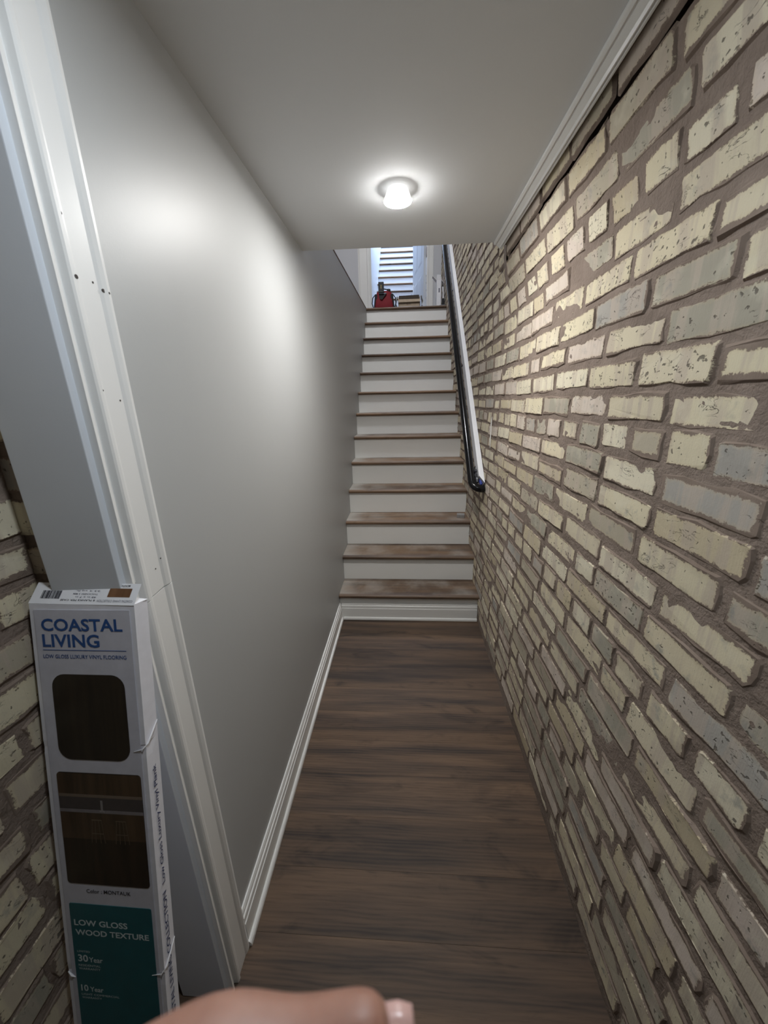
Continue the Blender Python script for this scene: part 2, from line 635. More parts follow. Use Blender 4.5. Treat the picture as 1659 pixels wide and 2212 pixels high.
# upper floor, walls and ceiling upstairs
u = MB()
u.box(-3.2, XL - .119, YEND, YDOOR + .2, ZC + .2, ZL)
u.box(XL - .119, XR + .05, YLAND + .05, YDOOR + .2, ZL - .2, ZL)
u.box(-.62, .42, YDOOR + .2, 9.6, ZL - .2, ZL)
up_floor = struct(u, 'floor_upper', m_vinyl, 'floor of the upper hall at the stair head', 'floor')
e = MB()
EDGE = [(0, 0), (.016, .002), (.02, .010), (.016, .019), (0, .021)]
n = len(EDGE)
vs = [(XL - .012 + p * .75, YEND, ltop(YEND) + q - .008) for p, q in EDGE] + [(XL - .012 + p * .75, YLAND, ltop(YLAND) + q - .008) for p, q in EDGE]
e.add(vs, [(i, (i + 1) % n, n + (i + 1) % n, n + i) for i in range(n)] + [tuple(range(n - 1, -1, -1)), tuple(range(n, 2 * n))])
struct(e, 'trim_5', m_tread, 'thin dark wood edge strip along the top of the left stair wall', 'trim', smooth=True)

ZU = 4.95
OX0, OX1, OZ = -.482, .318, ZL + 2.03
u = MB()
u.box(-3.2, OX0, YDOOR, YDOOR + .12, ZL, ZU)
u.box(OX1, XR + .12, YDOOR, YDOOR + .12, ZL, ZU)
u.box(OX0, OX1, YDOOR, YDOOR + .12, OZ, ZU)
wall_far = struct(u, 'wall_far', m_upwall, 'pale wall at the far end of the upper hall with a doorway', 'wall')
u = MB(); u.box(-3.3, -3.2, YBACK, YDOOR + .12, ZC, ZU)
struct(u, 'wall_upper_left', m_upwall, 'left wall of the upper hall', 'wall')
u = MB(); u.box(-3.3, XR + .12, YEND - .12, YEND, ZL, ZU)
struct(u, 'wall_upper_near', m_upwall, 'wall of the upper hall above the corridor ceiling', 'wall')
u = MB(); u.box(-3.3, XR + .2, YEND - .1, YDOOR + .12, ZU, ZU + .1)
struct(u, 'ceiling_upper', m_ceil, 'white ceiling of the upper hall', 'ceiling')
u = MB(); u.box(-1.2, XR + .2, YBACK - .1, YBACK, 0, ZC)
struct(u, 'wall_back', plain('bounce_cut_dark', (.10, .10, .10), .7), 'plain unseen wall behind the camera, dark to cut bounce light', 'wall')  # unseen end of the room, its dark colour set to cut bounce light

# stairwell behind the far door
u = MB(); u.box(-.64, -.53, YDOOR + .12, 10.2, ZL, 6.6)
struct(u, 'wall_stairwell_left', m_door, 'bluish white left wall of the stairwell beyond the door', 'wall')
u = MB(); u.box(.44, .55, YDOOR + .12, 10.2, ZL, 6.6)
struct(u, 'wall_stairwell_right', m_door, 'bluish white right wall of the stairwell beyond the door', 'wall')
u = MB(); u.box(-.64, .55, 10.2, 10.3, ZL, 6.6)
struct(u, 'wall_stairwell_end', m_door, 'bluish white end wall of the stairwell beyond the door', 'wall')
u = MB(); u.box(-.64, .55, YDOOR, YDOOR + .12, ZU, 6.6)
struct(u, 'wall_stairwell_near', m_door, 'bluish white wall over the far door inside its stairwell', 'wall')
u = MB()
RL = (-.35, .25, 6.1, 9.6)  # roof opening made up for the daylight lamp
u.box(-.64, RL[0], YDOOR, 10.3, 6.6, 6.7); u.box(RL[1], .55, YDOOR, 10.3, 6.6, 6.7)
u.box(RL[0], RL[1], YDOOR, RL[2], 6.6, 6.7); u.box(RL[0], RL[1], RL[3], 10.3, 6.6, 6.7)
struct(u, 'ceiling_stairwell', m_ceil, 'stairwell ceiling with an opening added for the daylight lamp', 'ceiling')
ld = bpy.data.lights.new('added_daylight', 'AREA')  # unseen lamp added in the opening to stand for daylight
ld.shape = 'RECTANGLE'; ld.size = RL[1] - RL[0]; ld.size_y = RL[3] - RL[2]
ld.energy = SKY_STRENGTH * 10; ld.color = (.72, .83, 1)
lo = bpy.data.objects.new('added_daylight', ld); COL.objects.link(lo)
lo.location = ((RL[0] + RL[1]) / 2, (RL[2] + RL[3]) / 2, 6.62)

# door casing upstairs
def flat_casing(x0, x1, name, label):
    k = MB()
    w = x1 - x0
    P = [(0, 0), (0, .014), (w * .1, .017), (w * .18, .012), (w * .8, .012), (w * .86, .018), (w, .018), (w, 0)]
    k.prism(P, ZL, OZ + .07, lambda p, q, a: (x0 + p, YDOOR - q, a))
    return struct(k, name, m_trim2, label, 'trim')


flat_casing(-.625, OX0 + .004, 'trim_6', 'white casing on the left of the far doorway')
flat_casing(OX1 - .004, .385, 'trim_7', 'white casing on the right of the far doorway')
k = MB(); k.box(-.625, .385, YDOOR - .018, YDOOR, OZ, OZ + .07)
struct(k, 'trim_8', m_trim2, 'white casing over the far doorway', 'trim', bevel=.002)
k = MB()
k.box(OX0, OX0 + .018, YDOOR, YDOOR + .12, ZL, OZ); k.box(OX1 - .018, OX1, YDOOR, YDOOR + .12, ZL, OZ)
k.box(OX0 + .018, OX0 + .03, YDOOR + .05, YDOOR + .085, ZL, OZ)
struct(k, 'trim_9', m_trim2, 'white jamb lining of the far doorway', 'trim')

# ------------------------------------------------------------------ brickwork
PITCH = .0712
HDR0 = 1.36


def outline(L, H, r, n_long, n_end, amp):
    """closed irregular outline of a brick face, counter-clockwise"""
    c = .006
    pts = []
    def seg(a, b, n):
        for i in range(n):
            t = i / n
            pts.append([a[0] + (b[0] - a[0]) * t, a[1] + (b[1] - a[1]) * t])
    hx, hy = L / 2, H / 2
    cn = [(-hx + c, -hy), (hx - c, -hy), (hx, -hy + c), (hx, hy - c), (hx - c, hy), (-hx + c, hy), (-hx, hy - c), (-hx, -hy + c)]
    seg(cn[0], cn[1], n_long); seg(cn[1], cn[2], 1); seg(cn[2], cn[3], n_end); seg(cn[3], cn[4], 1)
    seg(cn[4], cn[5], n_long); seg(cn[5], cn[6], 1); seg(cn[6], cn[7], n_end); seg(cn[7], cn[0], 1)
    for p in pts:
        p[0] += r.uniform(-amp, amp * .8) * (1 if p[0] > 0 else -1)
        p[1] += r.uniform(-amp, amp * .7) * (1 if p[1] > 0 else -1)
    return pts


def brick_geo(L, H, r, n_long=4, n_end=2):
    """face in the local XY plane, +Z out of the wall; returns verts, faces, uv per vert"""
    f = outline(L, H, r, n_long, n_end, .0048)
    n = len(f)
    vs = [(x + (.0062 if x > 0 else -.0062) + r.uniform(-.0015, .0015), y + (.0058 if y > 0 else -.0058) + r.uniform(-.0015, .0015), -.0065) for x, y in f]
    tx, ty, cx, cyy = r.uniform(-.012, .012), r.uniform(-.05, .05), 0, 0
    vs += [(x, y, x * tx + y * ty + r.uniform(-.0011, .0007)) for x, y in f]
    fs = [(i, (i + 1) % n, n + (i + 1) % n, n + i) for i in range(n)] + [tuple(range(n, 2 * n))]
    return vs, fs


def brick_mesh(name, geos):
    """geos: list of (verts, faces, L, H, rnd, matrix or None)"""
    V, Fc, UV, HF, RN = [], [], [], [], []
    for vs, fs, L, H, rv, mt in geos:
        b0 = len(V)
        V += [tuple(mt(v)) if mt else v for v in vs]
        for f in fs:
            Fc.append(tuple(i + b0 for i in f))
            for i in f:
                UV += [vs[i][0], vs[i][1]]
                HF += [L / 2, H / 2]
        RN += [rv] * len(vs)
    me = bpy.data.meshes.new(name)
    me.from_pydata(V, [], Fc)
    u1 = me.uv_layers.new(name='face'); u1.data.foreach_set('uv', UV)
    u2 = me.uv_layers.new(name='half'); u2.data.foreach_set('uv', HF)
    at = me.attributes.new('rnd', 'FLOAT', 'POINT'); at.data.foreach_set('value', RN)
    me.materials.append(m_brick)
    return me


NVAR = 26
STR_LENS = [.198, .206, .190]
variants = {}
for kind, lens in (('s', STR_LENS), ('h', [.094, .100])):
    for li, L in enumerate(lens):
        for j in range(9):
            H = rnd.uniform(.0505, .0605)
            vs, fs = brick_geo(L, H, rnd, 4 if kind == 's' else 2, 2)
            variants[(kind, li, j)] = brick_mesh('brick', [(vs, fs, L, H, rnd.random(), None)])


def sstep(a, b, v):
    t = max(0.0, min(1.0, (v - a) / (b - a)))
    return t * t * (3 - 2 * t)


def lean(s, z, seed):
    # the old wall leans in over its top courses, out to the ceiling moulding
    return .058 * sstep(1.74, 2.13, z) * (1 - sstep(1.75, 2.25, s)) if seed == 11 else 0.0


def wob(s, z, seed):
    return lean(s, z, seed) + .007 * noise.noise(Vector((s * 1.3 + seed, z * 1.3, seed))) + .003 * noise.noise(Vector((s * 4 + seed, z * 4, 3.1)))


def project(p):
    d = Vector(p) - CP
    z = d.dot(CF)
    if z < .02: return None
    return 829.5 + FPX * d.dot(CR) / z, 1106 - FPX * d.dot(CU) / z


def layout(s0, s1, z0, z1, seed, ok):
    """(s, z, length, kind) of bricks in common bond"""
    r = random.Random(seed)
    out = []
    n0 = math.floor((z0 - HDR0) / PITCH)
    n1 = math.ceil((z1 - HDR0) / PITCH)
    for n in range(n0, n1 + 1):
        z = HDR0 + n * PITCH
        if z - .03 < z0 or z + .03 > z1: continue
        hdr = n % 7 == 0
        s = s0 - r.uniform(0, .2)
        while s < s1:
            head = hdr or r.random() < .035
            L = r.choice([.094, .100]) if head else r.choice(STR_LENS)
            g = r.uniform(.010, .020) if not head else r.uniform(.012, .026)
            c = s + L / 2; L0 = L
            a_, b_ = max(c - L / 2, s0 + .004), min(c + L / 2, s1 - .004)
            if b_ - a_ > .03 and ok((a_ + b_) / 2, z):
                c = (a_ + b_) / 2
                if b_ - a_ < L - .001: L = b_ - a_
                out.append((c, z + r.uniform(-.0038, .0038) + .010 * noise.noise(Vector((c * 1.4, z * 1.1, seed))), L, 'h' if head else 's'))
            s += L0 + g
    return out


def brick_wall(name, label, toworld, s0, s1, z0, z1, seed, ok, nmax, grid, kw_vis, region=None):
    """toworld(s, z, d) -> world point, d out of the wall. The parent mesh is the mortar bed."""
    r = random.Random(seed + 1)
    mb = MB()
    ns, nz = int((s1 - s0) / grid), int((z1 - z0) / grid)
    idx = {}
    vs = []
    for j in range(nz + 1):
        for i in range(ns + 1):
            s = s0 + (s1 - s0) * i / ns; z = z0 + (z1 - z0) * j / nz
            d = wob(s, z, seed) +   .0014 * noise.noise(Vector((s * 9, z * 26, seed))) + .0018 * noise.noise(Vector((s * 30, z * 55, 7 + seed)))
            vs.append(toworld(s, z, d - .0008))
    fs = []
    for j in range(nz):
        for i in range(ns):
            sc = s0 + (s1 - s0) * (i + .5) / ns; zc = z0 + (z1 - z0) * (j + .5) / nz
            if ok(sc, zc + .12):
                a = j * (ns + 1) + i
                fs.append((a, a + 1, a + ns + 2, a + ns + 1))
    used = sorted({i for f in fs for i in f}); mp = {o: k for k, o in enumerate(used)}
    mb.add([vs[i] for i in used], [tuple(mp[i] for i in f) for f in fs])
    # a solid backing behind the bed
    W = struct(mb, name, m_mortar, label, 'wall')
    for p in W.data.polygons: p.use_smooth = True
    # make the bed face out of the wall
    o0, o1, o2 = Vector(toworld(0, 0, 0)), Vector(toworld(0, 0, 1)), None
    out_dir = (o1 - o0).normalized()
    W.data.update()
    if len(W.data.polygons) and W.data.polygons[0].normal.dot(out_dir) < 0:
        W.data.flip_normals()
    bricks = layout(s0, s1, z0, z1, seed, ok)
    scored = []
    for c, z, L, kd in bricks:
        w = wob(c, z, seed)
        q = [project(toworld(c + a * L / 2, z + b_ * .029, 0)) for a in (-1, 1) for b_ in (-1, 1)]
        area = 0
        if all(q) and kw_vis(c, z):
            xs = [p[0] for p in q]; ys = [p[1] for p in q]
            if max(xs) > 0 and min(xs) < 1659 and max(ys) > 0 and min(ys) < 2212:
                (ax, ay), (bx, by), (cx, cy_), (dx, dy) = q
                area = abs((dx - ax) * (cy_ - by) - (cx - bx) * (dy - ay)) / 2
        scored.append((area, c, z, L, kd, w))
    scored.sort(key=lambda t: -t[0])
    rest = []
    for i, (area, c, z, L, kd, w) in enumerate(scored):
        d = w + r.uniform(.0002, .0034)
        rz = r.uniform(-.018, .018)
        ex = Vector(toworld(1, 0, 0)) - o0; ez = Vector(toworld(0, 1, 0)) - o0
        flip = r.random() < .5
        sgn = -1 if flip else 1
        # local X along the course, local Y up, local Z out; keep it right-handed
        X = ex if ex.cross(ez).dot(out_dir) > 0 else -ex
        X = X * sgn; Y = ez * sgn
        tilt = math.atan((lean(c, z + .02, seed) - lean(c, z - .02, seed)) / .04) * sgn
        R = Matrix((X, Y, out_dir)).transposed().to_4x4() @ Matrix.Rotation(tilt, 4, 'X') @ Matrix.Rotation(rz, 4, 'Z') @ Matrix.Diagonal((1, r.uniform(.95, 1.04), 1, 1))
        R.translation = Vector(toworld(c, z, d))
        LS = STR_LENS if (kd == 's' and L > .15) else [.094, .100]
        kd = 's' if LS is STR_LENS else 'h'
        li = min(range(len(LS)), key=lambda q_: abs(LS[q_] - L))
        R = R @ Matrix.Diagonal((L / LS[li] if abs(L - LS[li]) > 1e-6 else 1, 1, 1, 1))
        Lb = LS[li]
        if i < nmax and area > 0:
            o = bpy.data.objects.new('brick', variants[(kd, li, r.randrange(9))])
            COL.objects.link(o)
            o.parent = W
            o.matrix_local = R
        else:
            H = r.uniform(.0505, .0605)
            v_, f_ = brick_geo(Lb, H, r, 4 if kd == 's' else 2, 2)
            rest.append((v_, f_, Lb, H, r.random(), (lambda R_: (lambda v: R_ @ Vector(v)))(R)))
    if rest:
        o = bpy.data.objects.new('brickwork', brick_mesh('brickwork', rest))
        COL.objects.link(o); o.parent = W
        o['kind'] = 'stuff'
    return W


def ok_right(s, z):
    if s < YEND + .02:
        return z < ZC - .004 + .05
    return z > stair_z(s) - .18


def vis_right(s, z):
    if s < YEND: return z < ZC - .01
    zz = CAMH + (z - CAMH) * YEND / s
    if zz > ZC: return False
    return z > stair_z(s) - .05


brick_wall('wall_right', 'rough cream brick wall with wide brown mortar joints on the right', lambda s, z, d: (XR - d, s, z),
           YBACK, YDOOR, 0, 4.6, 11, ok_right, 300, .0145, vis_right)
brick_wall('wall_left_brick', 'rough cream brick wall left of the leaning carton', lambda s, z, d: (XB + d, s, z),
           YBACK, YJ + .015, 0, ZC, 29, lambda s, z: z < ZC + .05, 140, .015, lambda s, z: s > -.1)
brick_wall('wall_left_return', 'narrow strip of dark brickwork facing the camera behind the carton', lambda s, z, d: (s, YJ + .012 - d, z),
           XB - .06, XL - .118, 0, ZC, 43, lambda s, z: z < ZC + .05, 80, .015, lambda s, z: True)
# solid core behind the brick faces so no light passes
k = MB(); k.box(XR + .02, XR + .12, YBACK, YDOOR + .1, -.05, ZU); k.box(.4235, XR + .02, YBACK, YEND - .002, ZC - .012, ZC - .0005)
struct(k, 'wall_right_core', m_mortar, 'solid core of the right brick wall', 'wall')
k = MB(); k.box(XB - .14, XB - .02, YBACK, YJ + .15, -.05, ZC); k.box(XB - .02, XL - .119, YJ + .03, YJ + .15, -.05, ZC)
struct(k, 'wall_left_core', m_mortar, 'solid core of the left brick wall', 'wall')

# ------------------------------------------------------------------ staircase
stairs = empty('staircase', (0, NOS0 + .03, 0))
tag(stairs, 'straight staircase with brown wood treads and white risers climbing to the upper hall', 'staircase')
SO = Vector((0, NOS0 + .03, 0))
TT = .027


def tread_prof():
    r = TT / 2
    P = [(RUN + .030, 0), (RUN + .030, TT), (r, TT)]
    for a in range(1, 8):
        t = math.pi / 2 + math.pi * a / 8
        P.append((r + r * math.cos(t), r + r * math.sin(t)))
    P.append((r, 0))
    return P


tm = None
for i in range(NST):
    zt = RISE * (i + 1)
    y0 = NOS0 + RUN * i
    if i < NST - 1:
        if tm is None:
            k = MB(); k.prism(tread_prof(), XL + .0015, XR + .004, lambda p, q, a: (a, p, q))
            o = k.build('tread', m_tread, stairs, smooth=True); tm = o.data
        else:
            o = bpy.data.objects.new('tread', tm); COL.objects.link(o); o.parent = stairs
        o.location = Vector((0, y0, zt - TT)) - SO
    else:
        k = MB()
        P = [(.09, 0), (.09, TT)] + [p for p in tread_prof()[2:]]
        k.prism(P, XL + .0015, XR + .004, lambda p, q, a: (a, p, q))
        o = k.build('landing_nosing', m_tread, stairs, smooth=True)
        o.location = Vector((0, y0, zt - TT)) - SO
    k = MB(); k.box(XL + .001, XR + .006, 0, .016, 0, RISE - TT - .0005)
    o = k.build('riser', m_riser, stairs)
    o.location = Vector((0, y0 + .029, RISE * i + .0003)) - SO
# baseboard and shoe across the first riser
k = MB(); k.prism(BP, XL + .014, XR - .004, lambda p, q, a: (a, NOS0 + .029 - p, q))
struct(k, 'baseboard_stair', m_trim2, 'white moulded baseboard across the foot of the stairs', 'baseboard')
k = MB(); k.prism(SHOE, XL + .024, XR - .004, lambda p, q, a: (a, NOS0 + .029 - p, q))
k.build('shoe_moulding', m_trim2, bpy.data.objects['baseboard_stair'])

# stairs beyond the far door
far = empty('staircase', (0, 6.83, ZL))
tag(far, 'distant flight of stairs with white risers seen through the open upper doorway', 'staircase')
FO = Vector((0, 6.83, ZL))
tm2 = rm2 = None
for i in range(1, 13):
    y0 = 7.8 + .25 * (i - 5); z = ZL + .193 * i
    if tm2 is None:
        P = [(.28, 0), (.28, .03)] + [(x, y * 1.1) for x, y in tread_prof()[2:]]
        k = MB(); k.prism(P, -.528, .438, lambda p, q, a: (a, p, q)); o = k.build('tread', m_tread, far, smooth=True); tm2 = o.data
        k = MB(); k.box(-.528, .438, 0, .015, 0, .162); o2 = k.build('riser', m_door, far); rm2 = o2.data
    else:
        o = bpy.data.objects.new('tread', tm2); COL.objects.link(o); o.parent = far
        o2 = bpy.data.objects.new('riser', rm2); COL.objects.link(o2); o2.parent = far
    o.location = Vector((0, y0, z - .03)) - FO
    o2.location = Vector((0, y0 + .03, z - .193)) - FO

# ------------------------------------------------------------------ far door standing open
door = empty('door_1', (OX1 - .02, YDOOR + .12, ZL + .006))
tag(door, 'white panelled door standing open at the head of the stairs', 'door', kind='structure')
door.rotation_euler = (0, 0, math.radians(180 - 80))
DW, DH, DT = .76, 2.0, .036
k = MB(); k.box(0, DW, 0, DT, 0, DH)
k.build('door_leaf', m_door, door, bevel=.002)
for z0, z1 in ((.16, .62), (.76, 1.30), (1.44, 1.86)):
    for x0, x1 in ((.10, .345), (.415, .66)):
        for s in (0, 1):
            yb = DT if s else 0
            d = .006 if s else -.006
            k = MB()
            k.add([(x0, yb, z0), (x1, yb, z0), (x1, yb, z1), (x0, yb, z1),
                   (x0 + .03, yb + d, z0 + .03), (x1 - .03, yb + d, z0 + .03), (x1 - .03, yb + d, z1 - .03), (x0 + .03, yb + d, z1 - .03)],
                  [(0, 1, 5, 4), (1, 2, 6, 5), (2, 3, 7, 6), (3, 0, 4, 7), (4, 5, 6, 7)])
            k.build('panel', m_door, door)
for s in (0, 1):
    yb = DT if s else -.008
    k = MB(); k.box(DW - .085, DW - .045, yb, yb + .008, .44, .66)
    pl = k.build('escutcheon_plate', m_chrome, door, bevel=.002)
    k = MB()
    oy = DT + .05 if s else -.05
    k.tube([(DW - .065, DT if s else 0, .50), (DW - .065, oy, .50)], .010)
    k.tube([(DW - .055, oy, .50), (DW - .12, oy, .50), (DW - .165, oy, .498)], [.010, .009, .007])
    k.build('lever_handle', m_chrome, pl, smooth=True)
for z in (.12, .95, 1.75):
    k = MB(); k.tube([(-.004, -.004, z), (-.004, -.004, z + .09)], .008, 10); k.box(-.003, .03, -.003, .0, z, z + .09)
    k.build('hinge', m_metal, door, smooth=True)
k = MB(); k.box(OX1 - .023, OX1 - .018, YDOOR + .03, YDOOR + .115, ZL + .80, ZL + .905)
hp = k.build('hinge_plate', plain('hinge_bronze', (.22, .19, .18), .4, .6), None)
hp.parent = bpy.data.objects['trim_9']
for z in (ZL + .02, ZL + 1.7):
    o = bpy.data.objects.new('hinge_plate', hp.data); COL.objects.link(o); o.parent = bpy.data.objects['trim_9']; o.location = (0, 0, z - ZL - .80)

# ------------------------------------------------------------------ ceiling lights
def ceiling_light(x, y, col, strength, label):
    t = empty('ceiling_light', (x, y, ZC))
    tag(t, label, 'ceiling light', 'downlights in the corridor ceiling')
    me = mat_emit('lamp_lens', col, strength)
    ms = mat_emit('lamp_body_glow', col, .9)
    k = MB(); k.lathe([(.030, .0), (.0335, -.004), (.042, -.024), (.0448, -.029), (.0448, -.033)])
    k.build('housing', ms, t, smooth=True)
    k = MB(); k.lathe([(.0448, -.033), (.0440, -.0345), (.0425, -.0350), (.0001, -.0350)])
    k.build('lens', me, t, smooth=True)
    return t


ceiling_light(-.021, 1.405, LAMP1_COL, LAMP1, 'glowing round downlight in the middle of the corridor ceiling')
ceiling_light(-.021, .29, LAMP2_COL, LAMP2, 'round downlight in the ceiling over the doorway, above the carton')

hall = empty('ceiling_lamp', (-.35, 2.5, ZU))
tag(hall, 'round flush lamp on the ceiling of the upper hall', 'ceiling lamp')
k = MB(); k.lathe([(.16, 0), (.16, -.02), (.15, -.03)]); k.build('rim', m_trim2, hall, smooth=True)
k = MB(); k.lathe([(.15, -.03), (.12, -.06), (.06, -.08), (.0001, -.085)])
k.build('diffuser', mat_emit('hall_diffuser', (.95, .97, 1.0), ROOM_STRENGTH), hall, smooth=True)

# ------------------------------------------------------------------ handrail
def rail_pt(y, off=0.0, x=.418):
    sl = .925
    n_ = Vector((0, -sl, 1)).normalized()
    return Vector((x, y, .985 + (y - 2.27) * sl)) + n_ * off


hr = empty('handrail', (XR, 2.2, .9)); HO = Vector((XR, 2.2, .9))
tag(hr, 'glossy black round handrail on a white board, sloping up the brick wall', 'handrail')
k = MB()
pts = []
e0 = rail_pt(2.245)
dirr = (rail_pt(3) - rail_pt(2)).normalized()
for a in range(0, 9):
    t = math.pi / 2 * a / 8
    pts.append(e0 + Vector((.055 * (1 - math.sin(t)), 0, 0)) - dirr * (.055 * math.cos(t)) + Vector((0, 0, 0)))
pts = [pts[0] + Vector((.016, 0, 0))] + pts
pts += [rail_pt(y) for y in (2.6, 3.2, 3.9, 4.7, 5.1)]
k.tube([p - HO for p in pts], .0235, 20)
k.build('rail', m_black, hr, smooth=True)
k = MB()
n_ = Vector((0, -.925, 1)).normalized()
A, B = rail_pt(2.255, 0, .458), rail_pt(5.1, 0, .458)
vs = []
for base, cut in ((A, 1), (B, 0)):
    for x, o_ in ((.458, -.042), (.489, -.042), (.489, .042), (.458, .042)):
        p = Vector((x, base.y, base.z)) + n_ * o_
        if cut: p += dirr * (-.02 * (o_ / .042) + (-.035 if x > .47 else .02))
        vs.append(p - HO)
k.add(vs, [(0, 1, 2, 3), (7, 6, 5, 4), (0, 4, 5, 1), (1, 5, 6, 2), (2, 6, 7, 3), (3, 7, 4, 0)])
k.build('mounting_board', m_board, hr, bevel=.002)
for y in (2.36, 3.1, 3.9, 4.6):
    k = MB()
    c = rail_pt(y)
    k.tube([c + Vector((.0, 0, -.02)) - HO, c + Vector((.004, 0, -.045)) - HO, c + Vector((.03, 0, -.05)) - HO, c + Vector((.045, 0, -.03)) - HO], .006, 10)
    k.build('bracket', m_black, hr, smooth=True)
# crumpled wrap and blue tape left on the lower end
k = MB()
rr = random.Random(5)
pts = [rail_pt(2.245 + .012 * i) + Vector((.035 + rr.uniform(-.004, .004), rr.uniform(-.004, .004), -.008)) for i in range(7)]
k.tube([p - HO for p in pts], [.008, .017, .014, .019, .015, .02, .012], 9)
k.build('wrap', m_wrap, hr)
k = MB()
pts = [rail_pt(2.232 + .010 * i, 0) + Vector((.058, 0, -.006)) for i in range(6)]
k.tube([p - HO for p in pts], [.006, .011, .012, .012, .011, .007], 8)
tp = k.build('tape', m_blue, hr); tp['label'] = 'strip of blue tape'

k = MB()
k.tube([(XR - .0075, 2.105, 1.360), (XR - .009, 2.107, 1.32), (XR - .008, 2.105, 1.28), (XR - .009, 2.107, 1.235), (XR - .0075, 2.108, 1.185)], [.001, .003, .0022, .0032, .0008], 8)
dr = k.build('paint_drip', m_trim2, bpy.data.objects['wall_right'], smooth=True)
dr['label'] = 'thin white paint drip on the brick'

# ------------------------------------------------------------------ small metal block on the third tread
k = MB(); k.box(-.029, .029, -.026, .026, .0, .026)
blk = k.build('metal_block', m_metal, None, bevel=.0025)
tag(blk, 'small grey metal block on the third stair tread, near the brick', 'metal block')
blk.location = (.432, 2.70, RISE * 3 + .0002); blk.rotation_euler = (0, 0, math.radians(-8))
k = MB(); k.box(-.003, .003, -.02, .02, .026, .0275)
k.build('ridge', m_chrome, blk, bevel=.0008, seg=1)

# ------------------------------------------------------------------ flooring carton leaning at the wall end
ca, cbn, cc = -.0252, .2125, .0221
CW, CL, CT = .1793, 1.1789, .0275
ux = Vector((math.cos(ca), math.sin(ca), 0)); nv = Vector((math.sin(ca), -math.cos(ca), 0))
upv = Vector((0, 0, 1)) * math.cos(cbn) - nv * math.sin(cbn)
nn = ux.cross(upv)
u2 = ux * math.cos(cc) + upv * math.sin(cc); up2 = -ux * math.sin(cc) + upv * math.cos(cc)
carton = empty('flooring_carton')
Mc = Matrix((u2, up2, nn)).transposed().to_4x4(); Mc.translation = Vector((-.5809, .226, 0))
carton.matrix_world = Mc
tag(carton, 'tall printed cardboard carton of vinyl flooring leaning at the end of the left wall', 'carton')
# body with dented fold lines
k = MB()
levels = [(.0075, 0), (.30, 0), (.512, .0003), (.524, -.0006), (.536, .0003), (.75, .0), (.925, .0003), (.937, -.0006), (.948, .0003), (1.02, 0), (CL, 0)]
vs = []
for v, d in levels:
    vs += [(0, v, d), (CW * .5, v, d * .5), (CW, v + (.010 if d < -.0005 else 0), d), (CW - (.0015 if d < -.0005 else 0), v + (.016 if d < -.0005 else 0), -CT * .5), (CW, v + (.02 if d < -.0005 else 0), -CT), (0, v, -CT)]
fs = []
for i in range(len(levels) - 1):
    for j in range(6):
        j2 = (j + 1) % 6
        fs.append((i * 6 + j, i * 6 + j2, (i + 1) * 6 + j2, (i + 1) * 6 + j))
fs += [(5, 4, 3, 2, 1, 0)]
T = (len(levels) - 1) * 6
fs += [(T, T + 1, T + 2, T + 3, T + 4, T + 5)]
mi = []
k.add(vs, fs)
body = k.build('box_body', [m_cardlite], carton)


def plate(name, u0, u1, v0, v1, mat, z=.0014, th=.0006, rad=0.0, parent=None):
    k = MB()
    if rad:
        P = []
        for (cx, cyy, a0) in ((u1 - rad, v1 - rad, 0), (u0 + rad, v1 - rad, 90), (u0 + rad, v0 + rad, 180), (u1 - rad, v0 + rad, 270)):
            for a in range(0, 91, 15):
                t = math.radians(a0 + a)
                P.append((cx + rad * math.cos(t), cyy + rad * math.sin(t)))
    else:
        P = [(u0, v0), (u1, v0), (u1, v1), (u0, v1)]
    k.prism(P, z - th, z, lambda p, q, a: (p, q, a))
    o = k.build(name, mat, parent or carton)
    return o


def T_(u, v, z, rot=0.0):
    return Matrix.Translation((u, v, z)) @ Matrix.Rotation(rot, 4, 'Z')


# grey printed field on the front, three lengths between the dents
plate('front_print', .008, CW - .008, .010, 1.170, m_card, .0012, .0010)
lettering('lettering', 'COASTAL', .1385, .0205, m_navy, carton, T_(.0195, 1.1355, .0017), .022)
lettering('lettering', 'LIVING', .098, .0215, m_navy, carton, T_(.0190, 1.1090, .0017), .022)
plate('rule', .0182, .1608, 1.1036, 1.1046, m_navy, .0016, .0003)
lettering('lettering', 'LOW GLOSS LUXURY VINYL FLOORING', .1428, .0064, m_navy, carton, T_(.0178, 1.0905, .0017), .008)
w1 = plate('picture_print', .0278, .1530, .9185, 1.0640, m_pw1, .0019, .0006, .022)
w1['label'] = 'dark wood sample picture'
ph = plate('picture_print', .0190, .1670, .694, .8955, m_pw3, .0019, .0006, .006)
ph['label'] = 'picture of a room with bar stools and dark floor'
plate('picture_wall', .0192, .1668, .857, .894, m_pw2, .0022, .0003, .004, ph)
plate('picture_beam', .0192, .1668, .853, .858, plain('print_beam', (.16, .12, .09), .5), .0023, .0003, 0, ph)
plate('picture_shade', .0192, .1668, .831, .853, plain('print_shade', (.055, .045, .045), .5), .0022, .0003, 0, ph)
plate('picture_counter', .0192, .1668, .8255, .831, plain('print_counter', (.20, .18, .19), .5), .0023, .0003, 0, ph)
plate('picture_panel', .0192, .1668, .778, .8255, m_pw2, .0022, .0003, 0, ph)
ms_ = plain('print_stool', (.11, .08, .05), .5)
for ux_ in (.083, .126):
    k = MB()
    k.box(ux_ - .009, ux_ + .009, .812, .8135, .0022, .0025)
    for dx in (-.008, -.003, .003, .008):
        k.add([(ux_ + dx, .812, .0025), (ux_ + dx + .0012, .812, .0025), (ux_ + dx * 1.5 + .0012, .772, .0025), (ux_ + dx * 1.5, .772, .0025)], [(0, 1, 2, 3)])
    k.box(ux_ - .010, ux_ + .010, .788, .789, .0022, .0025)
    k.build('picture_stool', ms_, ph)
